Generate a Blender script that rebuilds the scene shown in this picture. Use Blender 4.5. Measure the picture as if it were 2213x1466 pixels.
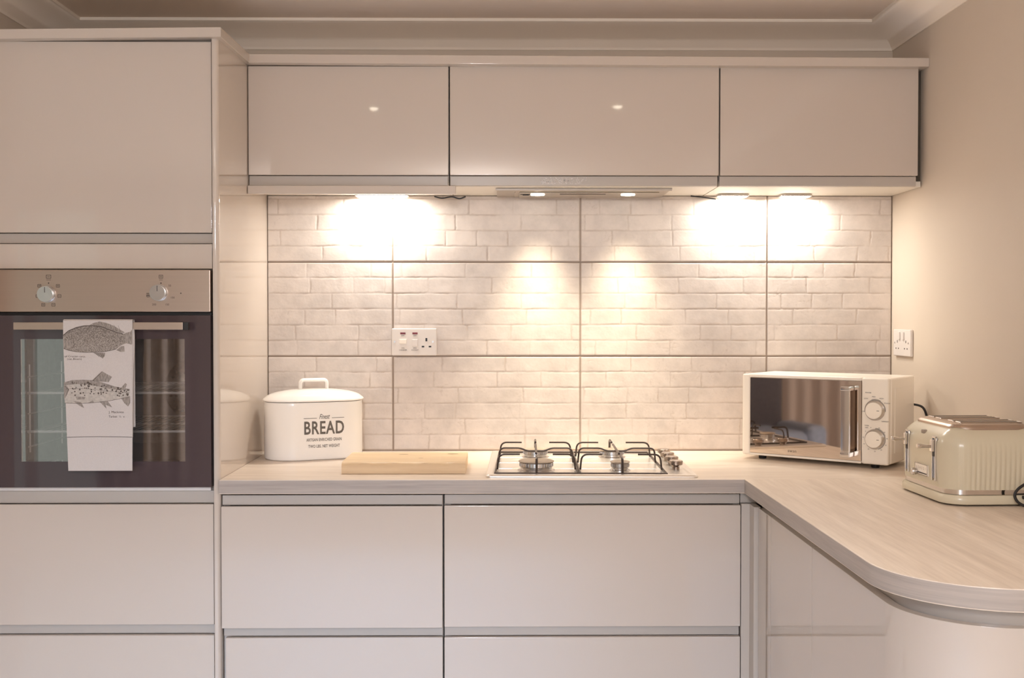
import bpy, bmesh, math, random
import numpy as np
from mathutils import Vector, Matrix
R = math.radians
for o in list(bpy.data.objects): bpy.data.objects.remove(o, do_unlink=True)
sc = bpy.context.scene
COL = sc.collection

# ------------------------------------------------------------------ camera
cam_d = bpy.data.cameras.new('camera'); cam = bpy.data.objects.new('camera', cam_d); COL.objects.link(cam)
yaw, pit = .00972, -.02023
F = Vector((math.sin(yaw)*math.cos(pit), math.cos(yaw)*math.cos(pit), math.sin(pit)))
RT = Vector((math.cos(yaw), -math.sin(yaw), 0)); UP = RT.cross(F)
cam.matrix_world = Matrix(((RT.x, UP.x, -F.x, .34836), (RT.y, UP.y, -F.y, -3.58075), (RT.z, UP.z, -F.z, 1.34045), (0, 0, 0, 1)))
cam_d.sensor_width = 36; cam_d.lens = 2395.48/2213*36; cam_d.clip_start = .02
sc.camera = cam

# ------------------------------------------------------------------ world, daylight, exposure
w = bpy.data.worlds.new('daylight'); sc.world = w; w.use_nodes = True
bg = w.node_tree.nodes['Background']; bg.inputs[0].default_value = (.95, .95, .88, 1); bg.inputs[1].default_value = .8
def area_light(name, loc, direction, sx, sy, power, color, spread=180):
    l = bpy.data.lights.new(name, 'AREA'); l.shape = 'RECTANGLE'; l.size = sx; l.size_y = sy
    l.energy = power; l.color = color; l.spread = R(spread)
    o = bpy.data.objects.new(name, l); COL.objects.link(o); o.location = loc
    o.rotation_euler = Vector(direction).to_track_quat('-Z', 'Y').to_euler()
    return o
# daylight falling in through the two windows of the room (behind the photographer)
DAY = (.46, .67, 1.0)
area_light('window_daylight', (-.3, -5.10, 1.50), (0, 1, -.70), 2.0, 1.0, 31, DAY, 60)
pl = bpy.data.lights.new('room_fill_light', 'POINT'); pl.energy = 80; pl.color = (.92, .94, 1.0); pl.shadow_soft_size = .14   # added fill light behind the camera, with no fixture of its own
po = bpy.data.objects.new('room_fill_light', pl); COL.objects.link(po); po.location = (.2, -4.2, 1.85)
sc.view_settings.view_transform = 'Standard'; sc.view_settings.look = 'None'
sc.view_settings.gamma = 1; sc.view_settings.use_curve_mapping = False
sc.view_settings.exposure = 0.0
sc.cycles.use_denoising = True; sc.cycles.max_bounces = 10; sc.cycles.diffuse_bounces = 5; sc.cycles.glossy_bounces = 5
sc.cycles.transparent_max_bounces = 12; sc.cycles.sample_clamp_indirect = 5
sc.cycles.caustics_reflective = True; sc.cycles.caustics_refractive = False

# ------------------------------------------------------------------ materials
def s2l(c):
    return tuple(((x/255)/12.92 if x/255 <= .04045 else ((x/255+.055)/1.055)**2.4) for x in c)
class NT:
    def __init__(s, name):
        s.m = bpy.data.materials.new(name); s.m.use_nodes = True; s.t = s.m.node_tree
        s.b = s.t.nodes['Principled BSDF']
    def n(s, typ, **kw):
        k = s.t.nodes.new(typ)
        for a, v in kw.items():
            if a.startswith('i_'): k.inputs[a[2:].replace('_', ' ')].default_value = v
            else: setattr(k, a, v)
        return k
    def l(s, a, b): s.t.links.new(a, b)
    def coord(s, scale=(1, 1, 1)):
        g = s.n('ShaderNodeNewGeometry'); m = s.n('ShaderNodeMapping'); m.inputs['Scale'].default_value = scale
        s.l(g.outputs['Position'], m.inputs['Vector']); return m.outputs[0]
def pm(name, rgb, rough=.4, metal=0, var=.06, scale=6, stretch=(1, 1, 1), bump=0, bscale=200, coat=0, spec=None, rvar=0):
    """one procedural principled material: colour with a little noise, optional fine bump"""
    a = NT(name); c = s2l(rgb)
    no = a.n('ShaderNodeTexNoise'); no.inputs['Scale'].default_value = scale; no.inputs['Detail'].default_value = 4
    co = a.coord(stretch); a.l(co, no.inputs['Vector'])
    r = a.n('ShaderNodeValToRGB'); r.color_ramp.elements[0].position = .3; r.color_ramp.elements[1].position = .7
    r.color_ramp.elements[0].color = tuple(x*(1-var) for x in c)+(1,); r.color_ramp.elements[1].color = tuple(min(1, x*(1+var)) for x in c)+(1,)
    a.l(no.outputs['Fac'], r.inputs[0]); a.l(r.outputs[0], a.b.inputs['Base Color'])
    a.b.inputs['Roughness'].default_value = rough; a.b.inputs['Metallic'].default_value = metal
    if coat: a.b.inputs['Coat Weight'].default_value = coat; a.b.inputs['Coat Roughness'].default_value = .03
    if spec is not None: a.b.inputs['Specular IOR Level'].default_value = spec
    if rvar:
        mr = a.n('ShaderNodeMapRange'); mr.inputs[3].default_value = max(0, rough-rvar); mr.inputs[4].default_value = rough+rvar
        a.l(no.outputs['Fac'], mr.inputs[0]); a.l(mr.outputs[0], a.b.inputs['Roughness'])
    if bump:
        n2 = a.n('ShaderNodeTexNoise'); n2.inputs['Scale'].default_value = bscale; a.l(co, n2.inputs['Vector'])
        bp = a.n('ShaderNodeBump'); bp.inputs['Strength'].default_value = bump; bp.inputs['Distance'].default_value = .001
        a.l(n2.outputs['Fac'], bp.inputs['Height']); a.l(bp.outputs[0], a.b.inputs['Normal'])
    return a.m
def wood(name, c0, c1, along='x', rough=.42, fine=1.0):
    a = NT(name); k = {'x': (2.2, 34, 34), 'y': (34, 2.2, 34), 'edge': (2.6, 2.6, 80)}[along]
    co = a.coord(tuple(q*fine for q in k)); no = a.n('ShaderNodeTexNoise'); no.inputs['Scale'].default_value = 1; no.inputs['Detail'].default_value = 6; no.inputs['Roughness'].default_value = .62
    a.l(co, no.inputs['Vector'])
    co2 = a.coord(tuple(q*fine*4.5 for q in k)); n2 = a.n('ShaderNodeTexNoise'); n2.inputs['Scale'].default_value = 1; n2.inputs['Detail'].default_value = 3
    a.l(co2, n2.inputs['Vector'])
    mx = a.n('ShaderNodeMath', operation='MULTIPLY_ADD'); mx.inputs[1].default_value = .35; a.l(n2.outputs['Fac'], mx.inputs[0])
    m2 = a.n('ShaderNodeMath', operation='MULTIPLY'); m2.inputs[1].default_value = .65; a.l(no.outputs['Fac'], m2.inputs[0]); a.l(m2.outputs[0], mx.inputs[2])
    r = a.n('ShaderNodeValToRGB'); r.color_ramp.elements[0].position = .34; r.color_ramp.elements[1].position = .66
    r.color_ramp.elements[0].color = s2l(c0)+(1,); r.color_ramp.elements[1].color = s2l(c1)+(1,)
    a.l(mx.outputs[0], r.inputs[0]); a.l(r.outputs[0], a.b.inputs['Base Color']); a.b.inputs['Roughness'].default_value = rough
    bp = a.n('ShaderNodeBump'); bp.inputs['Strength'].default_value = .15; bp.inputs['Distance'].default_value = .0006
    a.l(mx.outputs[0], bp.inputs['Height']); a.l(bp.outputs[0], a.b.inputs['Normal'])
    return a.m
def emit(name, rgb, strength):
    a = NT(name); a.b.inputs['Base Color'].default_value = rgb+(1,); a.b.inputs['Emission Color'].default_value = rgb+(1,)
    a.b.inputs['Emission Strength'].default_value = strength; return a.m
def glass(name, rgb, rough=0, spec=.5, alpha=.35):
    a = NT(name); gl = a.n('ShaderNodeBsdfGlossy'); gl.inputs['Roughness'].default_value = rough; gl.inputs['Color'].default_value = (1, 1, 1, 1)
    tr = a.n('ShaderNodeBsdfTransparent'); tr.inputs['Color'].default_value = rgb+(1,)
    fr = a.n('ShaderNodeFresnel'); fr.inputs['IOR'].default_value = spec
    mx = a.n('ShaderNodeMixShader'); a.l(fr.outputs[0], mx.inputs[0]); a.l(tr.outputs[0], mx.inputs[1]); a.l(gl.outputs[0], mx.inputs[2])
    out = a.t.nodes['Material Output']; a.l(mx.outputs[0], out.inputs[0]); return a.m

M = {}
M['gloss'] = pm('gloss_cashmere', (205, 192, 180), .045, var=.012, scale=1.5, coat=.3)
M['carcass'] = pm('cabinet_carcass', (200, 189, 178), .35, var=.02, scale=3)
M['rail'] = pm('handle_rail_satin', (186, 177, 168), .3, var=.02, scale=3, stretch=(.3, 3, 3))
M['under'] = pm('white_cabinet_underside', (226, 218, 206), .4, var=.02)
M['wall'] = pm('painted_wall', (214, 200, 184), .7, var=.02, scale=2, bump=.15, bscale=350)
M['ceil'] = pm('painted_ceiling', (246, 230, 214), .8, var=.02, scale=2, bump=.1, bscale=250)
M['cove'] = pm('painted_plaster_coving', (253, 241, 227), .7, var=.02, scale=2)
M['floor'] = wood('pale_floor_boards', (206, 198, 190), (224, 217, 209), 'x', .45)
M['top_x'] = wood('oak_laminate_along_back', (214, 197, 180), (238, 223, 207), 'x', .38)
M['top_y'] = wood('oak_laminate_along_side', (214, 197, 180), (238, 223, 207), 'y', .38)
M['board'] = wood('pale_wood_board', (214, 182, 142), (238, 212, 174), 'x', .5, .55)
M['steel'] = pm('brushed_steel', (192, 174, 161), .30, 1, var=.02, scale=1, stretch=(2, 2, 420), rvar=.03)
M['hobsteel'] = pm('hob_steel', (250, 246, 240), .3, .9, var=.015, scale=1, stretch=(2, 120, 2), rvar=.03)
M['knobmetal'] = pm('dark_chrome_knob', (150, 136, 126), .25, .85, var=.03)
M['hoodsteel'] = pm('hood_steel', (196, 186, 172), .36, 1, var=.04, scale=1, stretch=(2, 160, 2))
M['chrome'] = pm('polished_chrome', (215, 210, 205), .09, 1, var=.02)
M['alu'] = pm('spun_aluminium', (205, 202, 200), .22, 1, var=.05, scale=40)
M['wire'] = pm('dark_enamelled_wire', (70, 60, 56), .35, .4, var=.06, scale=30)
M['cap'] = pm('burner_cap_enamel', (172, 156, 140), .45, .3, var=.08, scale=30)
M['black'] = pm('black_plastic', (34, 31, 32), .35, var=.1, scale=20)
M['rubber'] = pm('black_cable_rubber', (30, 28, 30), .45, var=.1, scale=20)
M['darkgap'] = pm('dark_gap_strip', (84, 74, 62), .7, var=.05)
M['ovenblack'] = pm('oven_black_glass', (74, 62, 65), .05, var=.03, scale=3, coat=.2)
M['rackwire'] = pm('rack_wire_painted_glint', (240, 236, 230), .35, .3, var=.02)  # chrome wire, its window reflections put into the near-white colour
M['enamel'] = pm('oven_grey_enamel', (128, 122, 118), .3, var=.15, scale=60)
M['pane'] = glass('oven_window_pane', (.95, .93, .92), 0, 2.25)
M['cream'] = pm('cream_gloss_plastic', (250, 241, 228), .25, var=.015, scale=3)
M['cream_e'] = pm('cream_enamel', (253, 249, 243), .22, var=.012, scale=4, coat=.3)
M['toast'] = pm('toaster_cream_plastic', (212, 202, 178), .24, var=.015, scale=3)
M['white'] = pm('white_plastic', (228, 220, 214), .3, var=.015, scale=4)
M['red'] = pm('red_neon_lens', (120, 30, 42), .3, var=.1, scale=40)
M['ink'] = pm('grey_printed_ink', (104, 98, 91), .5, var=.1, scale=300)
M['inkdark'] = pm('dark_printed_ink', (66, 56, 52), .5, var=.1, scale=300)
M['inklight'] = pm('pale_printed_ink', (150, 136, 122), .5, var=.1, scale=300)
M['slot'] = pm('blue_grey_lever_slot', (150, 152, 160), .3, .3, var=.08, scale=20)
M['towel'] = pm('linen_towel_cloth', (206, 198, 194), .85, var=.03, scale=300, bump=.3, bscale=900)
M['fishlight'] = pm('fish_print_pale', (190, 182, 174), .85, var=.14, scale=170)
M['fishline'] = pm('fish_print_line', (96, 86, 80), .85, var=.25, scale=220)
M['fishfin'] = pm('fish_print_fin', (152, 143, 136), .85, var=.36, scale=150, stretch=(2.4, 1, .6))
def fish_scale_mat():
    a = NT('carp_print_scales'); co = a.coord((1, 1, 1))
    vo = a.n('ShaderNodeTexVoronoi'); vo.inputs['Scale'].default_value = 560; vo.inputs['Randomness'].default_value = .55; a.l(co, vo.inputs['Vector'])
    r = a.n('ShaderNodeValToRGB'); e = r.color_ramp.elements
    e[0].position = .25; e[0].color = s2l((194, 184, 175))+(1,); e[1].position = .62; e[1].color = s2l((112, 103, 97))+(1,)
    a.l(vo.outputs['Distance'], r.inputs[0]); a.l(r.outputs[0], a.b.inputs['Base Color']); a.b.inputs['Roughness'].default_value = .85
    return a.m
M['scales'] = fish_scale_mat()
def tile_mat():
    a = NT('white_brick_relief_tile')
    at = a.n('ShaderNodeVertexColor', layer_name='pattern'); sp = a.n('ShaderNodeSeparateColor'); a.l(at.outputs[0], sp.inputs[0])
    co = a.coord((1, 1, 1)); no = a.n('ShaderNodeTexNoise'); no.inputs['Scale'].default_value = 9; no.inputs['Detail'].default_value = 7; no.inputs['Roughness'].default_value = .68
    a.l(co, no.inputs['Vector'])
    r = a.n('ShaderNodeValToRGB'); e = r.color_ramp.elements
    e[0].position = .3; e[0].color = s2l((200, 190, 183))+(1,); e[1].position = .62; e[1].color = s2l((222, 211, 203))+(1,)
    ad = a.n('ShaderNodeMath', operation='ADD'); a.l(no.outputs['Fac'], ad.inputs[0]); a.l(sp.outputs[1], ad.inputs[1])
    sb = a.n('ShaderNodeMath', operation='SUBTRACT'); a.l(ad.outputs[0], sb.inputs[0]); sb.inputs[1].default_value = .5
    a.l(sb.outputs[0], r.inputs[0])
    mx = a.n('ShaderNodeMix', data_type='RGBA'); mx.inputs[7].default_value = s2l((190, 176, 165))+(1,)
    a.l(sp.outputs[0], mx.inputs[0]); a.l(r.outputs[0], mx.inputs[6])
    mg = a.n('ShaderNodeMix', data_type='RGBA'); mg.inputs[7].default_value = s2l((158, 140, 126))+(1,)
    a.l(sp.outputs[2], mg.inputs[0]); a.l(mx.outputs[2], mg.inputs[6]); a.l(mg.outputs[2], a.b.inputs['Base Color'])
    a.b.inputs['Roughness'].default_value = .42
    n2 = a.n('ShaderNodeTexNoise'); n2.inputs['Scale'].default_value = 120; n2.inputs['Detail'].default_value = 5; a.l(co, n2.inputs['Vector'])
    bp = a.n('ShaderNodeBump'); bp.inputs['Strength'].default_value = .25; bp.inputs['Distance'].default_value = .0012
    a.l(n2.outputs['Fac'], bp.inputs['Height']); a.l(bp.outputs[0], a.b.inputs['Normal'])
    return a.m
M['tile'] = tile_mat()
M['mirror'] = pm('mirrored_microwave_door', (212, 200, 190), .03, 1, var=.01)
M['velvet'] = pm('blue_grey_upholstery', (158, 166, 182), .9, var=.12, scale=40)
M['velvetdark'] = pm('charcoal_upholstery', (96, 90, 92), .9, var=.15, scale=60)
M['curtain'] = pm('taupe_curtain_cloth', (204, 188, 176), .9, var=.06, scale=40, stretch=(1, 1, .1))
M['frame'] = pm('white_window_frame', (235, 233, 230), .4, var=.01)
M['winglass'] = glass('clear_window_glass', (.95, .98, .97), 0, 1.45)
WARM = (1.0, .97, .90)
M['lamp'] = emit('warm_lamp_lens', (1.0, .86, .66), 22)
M['led'] = emit('hood_lamp_lens', (1.0, .92, .78), 14)
M['spot'] = emit('ceiling_spot_lens', (1.0, .88, .70), 16)

# ------------------------------------------------------------------ mesh helpers
class MB:
    def __init__(s): s.bm = bmesh.new()
    def add(s, tb, mtx=None, mi=0):
        if mtx is not None: tb.transform(mtx)
        for f in tb.faces: f.material_index = mi
        me = bpy.data.meshes.new('t'); tb.to_mesh(me); tb.free(); s.bm.from_mesh(me); bpy.data.meshes.remove(me); return s
    def box(s, x0, x1, y0, y1, z0, z1, bev=0, seg=2, mtx=None, mi=0):
        t = bmesh.new(); bmesh.ops.create_cube(t, size=1)
        for v in t.verts: v.co = Vector(((x0+x1)/2+v.co.x*(x1-x0), (y0+y1)/2+v.co.y*(y1-y0), (z0+z1)/2+v.co.z*(z1-z0)))
        if bev: bmesh.ops.bevel(t, geom=list(t.edges), offset=bev, segments=seg, profile=.5, affect='EDGES')
        return s.add(t, mtx, mi)
    def loft(s, rings, caps=True, closed=True, mtx=None, mi=0):
        t = bmesh.new(); V = [[t.verts.new(p) for p in r] for r in rings]; n = len(rings[0])
        for a, b in zip(V, V[1:]):
            for i in range(n if closed else n-1):
                j = (i+1) % n
                t.faces.new((a[i], a[j], b[j], b[i]))
        if caps: t.faces.new(V[0][::-1]); t.faces.new(V[-1])
        bmesh.ops.recalc_face_normals(t, faces=t.faces)
        return s.add(t, mtx, mi)
    def prism(s, poly, z0, z1, bev=0, seg=2, mtx=None, mi=0):
        t = bmesh.new(); a = [t.verts.new((x, y, z0)) for x, y in poly]; b = [t.verts.new((x, y, z1)) for x, y in poly]; n = len(poly)
        t.faces.new(a[::-1]); t.faces.new(b)
        for i in range(n): t.faces.new((a[i], a[(i+1) % n], b[(i+1) % n], b[i]))
        bmesh.ops.recalc_face_normals(t, faces=t.faces)
        if bev:
            eg = [e for e in t.edges if abs(e.verts[0].co.z-e.verts[1].co.z) < 1e-7]
            bmesh.ops.bevel(t, geom=eg, offset=bev, segments=seg, profile=.5, affect='EDGES')
        return s.add(t, mtx, mi)
    def cyl(s, c, r0, r1, h, axis='z', n=32, bev=0, mtx=None, mi=0):
        t = bmesh.new(); bmesh.ops.create_cone(t, cap_ends=True, segments=n, radius1=r0, radius2=r1, depth=h)
        if bev:
            eg = [e for e in t.edges if abs(e.verts[0].co.z-e.verts[1].co.z) < 1e-6]
            bmesh.ops.bevel(t, geom=eg, offset=bev, segments=2, profile=.5, affect='EDGES')
        rot = {'z': Matrix(), 'x': Matrix.Rotation(R(90), 4, 'Y'), 'y': Matrix.Rotation(R(90), 4, 'X')}[axis]
        t.transform(Matrix.Translation(c) @ rot)
        return s.add(t, mtx, mi)
    def lathe(s, c, prof, n=40, mtx=None, mi=0):
        return s.loft([[(c[0]+r*math.cos(2*math.pi*i/n), c[1]+r*math.sin(2*math.pi*i/n), c[2]+z) for i in range(n)] for r, z in prof], True, True, mtx, mi)
    def tube(s, pts, r, n=10, caps=True, mtx=None, mi=0):
        P = [Vector(p) for p in pts]; rings = []
        T0 = (P[1]-P[0]).normalized(); N = T0.orthogonal().normalized()
        for i, p in enumerate(P):
            T = ((P[min(i+1, len(P)-1)]-P[max(i-1, 0)])).normalized()
            N = (N-T*N.dot(T)).normalized(); B = T.cross(N)
            rings.append([p+(N*math.cos(2*math.pi*k/n)+B*math.sin(2*math.pi*k/n))*r for k in range(n)])
        return s.loft(rings, caps, True, mtx, mi)
    def flat(s, poly, f, mi=0):
        """polygon of 2-d points mapped to 3-d by f"""
        t = bmesh.new(); t.faces.new([t.verts.new(f(*p)) for p in poly]); bmesh.ops.triangulate(t, faces=t.faces); return s.add(t, None, mi)
    def raw(s, verts, faces, mi=0):
        t = bmesh.new(); V = [t.verts.new(v) for v in verts]
        for f in faces:
            try: t.faces.new([V[i] for i in f])
            except ValueError: pass
        return s.add(t, None, mi)
def round_path(pts, r, seg=6):
    P = [Vector(p) for p in pts]; out = [P[0]]
    for a, b, c in zip(P, P[1:], P[2:]):
        d1 = (a-b); d2 = (c-b); q = min(r, d1.length*.49, d2.length*.49); p0 = b+d1.normalized()*q; p1 = b+d2.normalized()*q
        for i in range(seg+1):
            t = i/seg; out.append(p0*(1-t)**2+b*2*t*(1-t)+p1*t*t)
    out.append(P[-1]); return out
def spline(pts, n=12):
    P = [Vector(p) for p in pts]; P = [2*P[0]-P[1]]+P+[2*P[-1]-P[-2]]; out = []
    for i in range(1, len(P)-2):
        for k in range(n):
            t = k/n; a, b, c, d = P[i-1:i+3]
            out.append(.5*(2*b+(c-a)*t+(2*a-5*b+4*c-d)*t*t+(3*b-a-3*c+d)*t**3))
    out.append(P[-2]); return out
def rrect(w, d, r, n=8, cx=0, cy=0):
    out = []
    for sx, sy, a0 in ((1, 1, 0), (-1, 1, 90), (-1, -1, 180), (1, -1, 270)):
        for i in range(n+1):
            a = R(a0+90*i/n); out.append((cx+sx*(w/2-r)+r*math.cos(a), cy+sy*(d/2-r)+r*math.sin(a)))
    return out
MW = {}
def obj(name, mb, mats, parent=None, sharp=35, local=False, weighted=True):
    me = bpy.data.meshes.new(name); mb.bm.to_mesh(me); mb.bm.free()
    for m in (mats if isinstance(mats, (list, tuple)) else [mats]): me.materials.append(m)
    if sharp:
        me.shade_smooth(); me.set_sharp_from_angle(angle=R(sharp))
    o = bpy.data.objects.new(name, me); COL.objects.link(o)
    if sharp and weighted:
        wn = o.modifiers.new('normals', 'WEIGHTED_NORMAL'); wn.weight = 100; wn.keep_sharp = True
    if parent is not None:
        o.parent = parent; MW[o] = MW[parent]
        if not local: me.transform(MW[parent].inverted())
    return o
def thing(name, label, cat, loc=(0, 0, 0), rz=0, group=None):
    o = bpy.data.objects.new(name, None); COL.objects.link(o); o.empty_display_size = .05
    o.location = loc; o.rotation_euler = (0, 0, rz); o['label'] = label; o['category'] = cat
    if group: o['group'] = group
    MW[o] = Matrix.Translation(loc) @ Matrix.Rotation(rz, 4, 'Z')
    return o
def tag(o, label, cat, group=None):
    o['label'] = label; o['category'] = cat
    if group: o['group'] = group
    return o
def struct(name, mb, mats, label=None, sharp=35):
    o = obj(name, mb, mats, None, sharp, weighted=not name.startswith('trim')); o['kind'] = 'structure'
    if label: o['label'] = label
    return o
def text2d(s, size, bold=0, shear=0, space=1.0, sx=1.0):
    """lettering as (verts, faces), centred on x, baseline at 0"""
    c = bpy.data.curves.new('t', 'FONT'); c.body = s; c.size = size; c.offset = bold; c.shear = shear; c.space_character = space; c.align_x = 'CENTER'
    c.resolution_u = 3
    o = bpy.data.objects.new('t', c); COL.objects.link(o); dg = bpy.context.evaluated_depsgraph_get()
    me = bpy.data.meshes.new_from_object(o.evaluated_get(dg)); bpy.data.objects.remove(o); bpy.data.curves.remove(c)
    v = [(q.co.x*sx, q.co.y) for q in me.vertices]; f = [tuple(p.vertices) for p in me.polygons]; bpy.data.meshes.remove(me)
    return v, f
def put_text(mb, s, size, fn, **kw):
    v, f = text2d(s, size, **kw); mb.raw([fn(*p) for p in v], f)

# ------------------------------------------------------------------ the setting
XL, XR, ZC, YF = -1.063, 1.611, 2.272, -5.2
struct('floor', MB().box(-3.5, XR+.1, YF-.1, .1, -.06, 0), M['floor'])
struct('ceiling', MB().box(-3.5, XR+.1, YF-.1, .1, ZC, ZC+.08), M['ceil'])
struct('wall_back', MB().box(XL-.1, XR+.1, 0, .1, 0, ZC), M['wall'], 'cream painted wall behind the tiles and units')
struct('wall_right', MB().box(XR, XR+.1, YF, 0, 0, ZC), M['wall'], 'cream painted side wall behind microwave and toaster')
struct('wall_left', MB().box(-3.5, XL, -.9, 0, 0, ZC), M['wall'])
struct('wall_far_left', MB().box(-3.5, -3.4, YF, -.9, 0, ZC), M['wall'])
wf = MB()
for a in ((-3.5, -3.35, 0, ZC), (-2.35, -1.45, 0, ZC), (.85, 1.611, 0, ZC), (-3.35, -2.35, 2.1, ZC), (-1.45, .85, 0, .86), (-1.45, .85, 2.08, ZC)):
    if a[0] < XR+.1: wf.box(a[0], min(a[1], XR+.1), YF-.1, YF, a[2], a[3])
struct('wall_front', wf, M['wall'])
def window(n, x0, x1, z0, z1, bars):
    mb = MB(); t = .05
    for a in ((x0, x1, z0, z0+t), (x0, x1, z1-t, z1), (x0, x0+t, z0, z1), (x1-t, x1, z0, z1)): mb.box(a[0], a[1], YF-.08, YF-.01, a[2], a[3], .004)
    for b in bars: mb.box(b-.03, b+.03, YF-.08, YF-.01, z0, z1, .004)
    f = struct(f'window_{n}', mb, M['frame'])
    g = obj('glass_pane', MB().box(x0+t, x1-t, YF-.05, YF-.045, z0+t, z1-t), M['winglass']); g.parent = f
window(1, -1.45, .85, .86, 2.08, (-.68, .08)); window(2, -3.35, -2.35, 0, 2.1, (-2.85,))
# coving: plaster quarter-curve between walls and ceiling
prof = [(0, 2.197), (.004, 2.197), (.006, 2.204)]
for i in range(9):
    a = R(90*i/8); q = i/8; prof.append((.008+.082*(.45*(1-math.cos(a))+.55*q), 2.206+.052*(.45*math.sin(a)+.55*q)))
prof += [(.094, 2.262), (.102, 2.263), (.102, ZC)]
rings = [[(XL+d, -.9, z), (XL+d, -d, z), (XR-d, -d, z), (XR-d, YF, z)] for d, z in prof]
struct('trim_1', MB().loft([list(r) for r in zip(*rings)], caps=False, closed=False), M['cove'], 'curved plaster coving along the top of the walls', 50)

# tiled splashback: one relief mesh, every tile with its own moulded bricks
def vnoise(x, z, s, seed):
    rg = np.random.RandomState(seed); L = rg.rand(512, 512); X = x/s+50; Z = z/s+50
    i = np.floor(X).astype(int); j = np.floor(Z).astype(int); u = X-i; v = Z-j; u = u*u*(3-2*u); v = v*v*(3-2*v)
    g = lambda a, b: L[a % 512, b % 512]
    return (g(i, j)*(1-u)+g(i+1, j)*u)*(1-v)+(g(i, j+1)*(1-u)+g(i+1, j+1)*u)*v-.5
def splashback():
    x0, x1, z0, z1 = -.4025, XR-.0005, .9065, 1.7285; st = .0026
    nx = int((x1-x0)/st); nz = int((z1-z0)/st); xs = np.linspace(x0, x1, nx); zs = np.linspace(z0, z1, nz)
    X, Z = np.meshgrid(xs, zs, indexing='ij')
    tx = [-.4035, 0, .603, 1.206, XR-.0005]; tz = [.909, 1.213, 1.516, 1.819]
    hg = np.ones_like(X)*1e9
    for t in tx: hg = np.minimum(hg, np.abs(X-t))
    for t in tz: hg = np.minimum(hg, np.abs(Z-t))
    grout = np.clip((.0034-hg)/.0018, 0, 1)
    wx = X+vnoise(X, Z, .02, 3)*.0035+vnoise(X, Z, .006, 4)*.002; wz = Z+vnoise(X, Z, .06, 5)*.0020+vnoise(X, Z, .008, 6)*.0018
    dist = np.ones_like(X)*1e9; tint = np.zeros_like(X); rg = np.random.RandomState(11)
    for r in range(17):
        zb = .909+.0506*r; rows = (wz >= zb) & (wz < zb+.0506)
        if not rows.any(): continue
        d = np.minimum(np.abs(wz-zb), np.abs(wz-zb-.0506)); e = []; q = -.4035-rg.rand()*.15
        while q < XR+.3:
            e.append(q); q += rg.choice([.195, .21, .205, .14, .1])
        e = np.array(e); k = np.searchsorted(e, wx)-1; k = np.clip(k, 0, len(e)-2)
        d = np.minimum(d, np.minimum(np.abs(wx-e[k]), np.abs(e[k+1]-wx)))
        dist = np.where(rows, d, dist); tv = rg.rand(len(e))*.10-.05; tint = np.where(rows, tv[k], tint)
    m = np.clip((.0030-dist)/.0022, 0, 1); m = m*m*(3-2*m)
    m *= np.clip(.75+vnoise(X, Z, .04, 8)*1.3, .25, 1)
    cr = np.clip(1-np.abs(vnoise(X+Z*.7, Z-X*.5, .06, 9)+vnoise(X, Z, .016, 19)*.5)/.012, 0, 1)*np.clip(vnoise(X, Z, .12, 10)*5, 0, 1)
    h = .0092-.0010*m+vnoise(X, Z, .018, 12)*.0004+vnoise(X, Z, .05, 13)*.0006-.0004*cr
    h = h*(1-grout)+.0052*grout
    nv = nx*nz; co = np.stack([X, -h, Z], -1).reshape(-1, 3)
    I, J = np.meshgrid(np.arange(nx-1), np.arange(nz-1), indexing='ij'); a = (I*nz+J).ravel()
    fc = np.stack([a, a+nz, a+nz+1, a+1], -1)
    me = bpy.data.meshes.new('tiled_splashback'); me.from_pydata(co.tolist(), [], fc.tolist())
    at = me.color_attributes.new('pattern', 'FLOAT_COLOR', 'POINT')
    C = np.stack([(m*.8+cr*.5).clip(0, 1), .5+tint, grout, np.ones_like(X)], -1).reshape(-1).astype(np.float32)
    at.data.foreach_set('color', C)
    me.materials.append(M['tile']); me.shade_smooth()
    o = bpy.data.objects.new('tiled_splashback', me); COL.objects.link(o)
    # close the sheet into a slab
    md = o.modifiers.new('slab', 'SOLIDIFY'); md.thickness = .004; md.offset = -1
    return tag(o, 'white brick-relief tiled splashback with grey grout lines above the worktop', 'splashback')
splashback()

# ------------------------------------------------------------------ cabinets
YB, YW = -.613, -.278           # front planes of base/tall doors and of wall doors
G = 'glossy cashmere wall cupboards'
# tall oven cabinet
t = thing('tall_oven_cabinet', 'tall glossy beige cupboard housing the oven and fish tea towel', 'cabinet', (-.72, -.31, 0))
mb = MB(); mb.box(-1.02, -1.002, -.59, -.004, 0.02, 2.082).box(-.4385, -.4205, -.59, -.004, 0.02, 2.082).box(-1.002, -.4385, -.02, -.004, .02, 2.082)
mb.box(-1.002, -.4385, -.59, -.02, 1.466, 1.484).box(-1.002, -.4385, -.59, -.02, .866, .883).box(-1.002, -.4385, -.59, -.02, 2.064, 2.082).box(-1.002, -.4385, -.59, -.02, .1, .118)
obj('carcass', mb, M['carcass'], t)
ep = [(-.4195, -.004), (-.4195, YB-.007), (-.4185, YB-.008)]+[(-.4148+.012*math.sin(R(90*i/8)), YB+.004-.012*math.cos(R(90*i/8))) for i in range(9)]+[(-.4028, -.004)]
obj('end_panel', MB().prism(ep, .001, 2.083), M['gloss'], t, 50)
obj('door', MB().box(-1.021, -.4225, YB, -.592, 1.564, 2.071, .002), M['gloss'], t)
obj('handle_rail', MB().box(-1.021, -.4235, YB+.014, -.592, 1.536, 1.563, .002), M['rail'], t)
obj('filler_panel', MB().box(-1.021, -.4225, YB, -.592, 1.468, 1.534, .0015), M['gloss'], t)
obj('vent_strip', MB().box(-1.005, -.43, YB+.002, -.592, .874, .884, .001), M['white'], t)
obj('handle_rail', MB().box(-1.021, -.4205, YB+.012, -.592, .839, .873, .002), M['rail'], t)
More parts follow.
